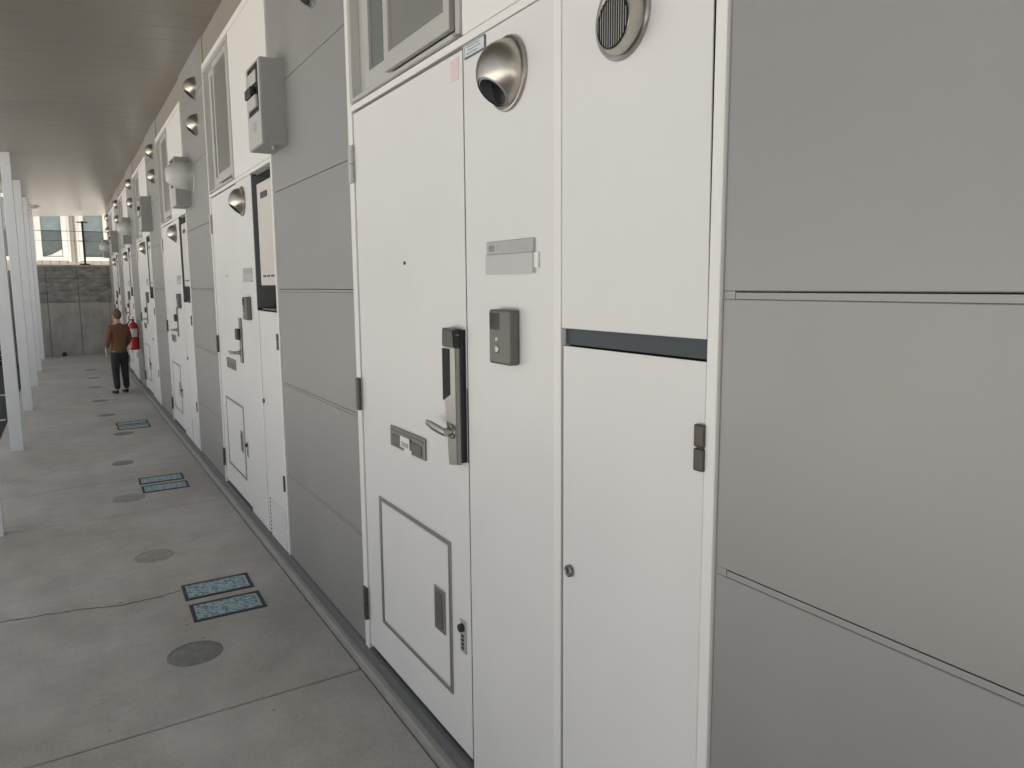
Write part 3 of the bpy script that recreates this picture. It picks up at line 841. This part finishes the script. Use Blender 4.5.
# body: pelvis root, spine, head, arms hanging with bent elbows, legs
bv = [(0, 0, .92, (.14, .10)), (0, 0, 1.10, (.12, .085)), (0, .01, 1.30, (.145, .10)), (0, .01, 1.42, (.08, .07)), (0, 0, 1.48, .05), (0, -.01, 1.56, (.072, .085)), (0, -.012, 1.635, (.070, .085)),
      (.17, .01, 1.37, .052), (.23, .02, 1.12, .04), (.20, -.10, .93, .030), (.195, -.13, .87, .026),
      (-.17, .01, 1.37, .052), (-.23, .02, 1.12, .04), (-.20, -.10, .93, .030), (-.195, -.13, .87, .026),
      (.09, 0, .82, .082), (.10, -.01, .47, .055), (.105, .02, .10, .036), (.11, -.08, .035, .034),
      (-.09, 0, .82, .082), (-.10, -.02, .47, .055), (-.105, .0, .10, .036), (-.11, -.10, .035, .034)]
be = [(0, 1), (1, 2), (2, 3), (3, 4), (4, 5), (5, 6), (2, 7), (7, 8), (8, 9), (9, 10), (2, 11), (11, 12), (12, 13), (13, 14), (0, 15), (15, 16), (16, 17), (17, 18), (0, 19), (19, 20), (20, 21), (21, 22)]
for sx, w_ in ((1, 10), (-1, 14)):                              # fingers and thumb
    bx0, by0, bz0 = .195*sx, -.13, .87
    for i, L in enumerate((.060, .070, .066, .052)):
        a = len(bv); yo = -.028+i*.018
        bv += [(bx0, by0+yo, bz0-.045, .011), (bx0-.008*sx, by0+yo-.004, bz0-.045-L*.55, .009), (bx0-.020*sx, by0+yo-.002, bz0-.045-L, .007)]
        be += [(w_, a), (a, a+1), (a+1, a+2)]
    a = len(bv); bv += [(bx0-.012*sx, by0-.045, bz0-.015, .011), (bx0-.020*sx, by0-.058, bz0-.055, .009)]; be += [(w_, a), (a, a+1)]
body = skin('body', bv, be, 'skin', pe)
jv = [(0, 0, .80, (.160, .125)), (0, 0, .90, (.170, .128)), (0, 0, 1.05, (.150, .115)), (0, .01, 1.28, (.170, .125)), (0, .01, 1.40, (.10, .09)), (0, .005, 1.455, .068),
      (.18, .01, 1.36, .068), (.235, .02, 1.12, .056), (.205, -.09, .95, .044), (-.18, .01, 1.36, .068), (-.235, .02, 1.12, .056), (-.205, -.09, .95, .044)]
skin('jacket', jv, [(0, 1), (1, 2), (2, 3), (3, 4), (4, 5), (3, 6), (6, 7), (7, 8), (3, 9), (9, 10), (10, 11)], 'jacket', pe)
tv = [(0, 0, .93, (.145, .11)), (0, 0, .86, (.13, .10)), (.095, 0, .76, .098), (.102, -.01, .46, .076), (.107, .015, .08, .062), (-.095, 0, .76, .098), (-.102, -.02, .46, .076), (-.107, 0, .08, .062)]
skin('trousers', tv, [(0, 1), (1, 2), (2, 3), (3, 4), (1, 5), (5, 6), (6, 7)], 'trousers', pe)
for sx in (1, -1):
    skin('shoe', [(.108*sx, .03, .045, (.045, .045)), (.11*sx, -.05, .04, (.045, .038)), (.112*sx, -.14, .032, (.042, .030))], [(0, 1), (1, 2)], 'shoe', pe)
bm = B(); bmesh.ops.create_icosphere(bm, subdivisions=4, radius=1)
for v in bm.verts:
    c = v.co; nz = 1+.03*math.sin(c.x*17+c.z*9)*math.cos(c.y*13)
    front = c.y < -.35 and c.z < .35
    s = .93 if front else 1.0
    v.co = Vector((c.x*.083*nz*s, c.y*.100*nz*(s if not front else .80)+.004, max(c.z, -.85)*.108*nz))*SC
h = obj('hair', bm, 'hair', pe, sharp=False)
for p in h.data.polygons: p.use_smooth = True
h.location = (0, .002*SC, 1.615*SC)
for nm, pts, m in (('ear', [(.078, .0, 1.575), (-.078, .0, 1.575)], 'skin'),):
    for p in pts:
        bm = B(); bmesh.ops.create_icosphere(bm, subdivisions=2, radius=1)
        for v in bm.verts: v.co = Vector((v.co.x*.012, v.co.y*.018, v.co.z*.03))*SC
        o = obj(nm, bm, m, pe, sharp=False); o.location = Vector(p)*SC
bm = B()
bx(bm, -.012*SC, .012*SC, -.125*SC, -.09*SC, 1.545*SC, 1.58*SC, .004); obj('nose', bm, 'skin', pe)
bm = B()
for sx in (1, -1): bx(bm, (.03*sx-.012)*SC, (.03*sx+.012)*SC, -.103*SC, -.09*SC, 1.585*SC, 1.597*SC, .002)
obj('eyes', bm, 'black', pe)
bm = B(); bx(bm, -.022*SC, .022*SC, -.101*SC, -.085*SC, 1.515*SC, 1.523*SC, .002); obj('mouth', bm, 'pink', pe)
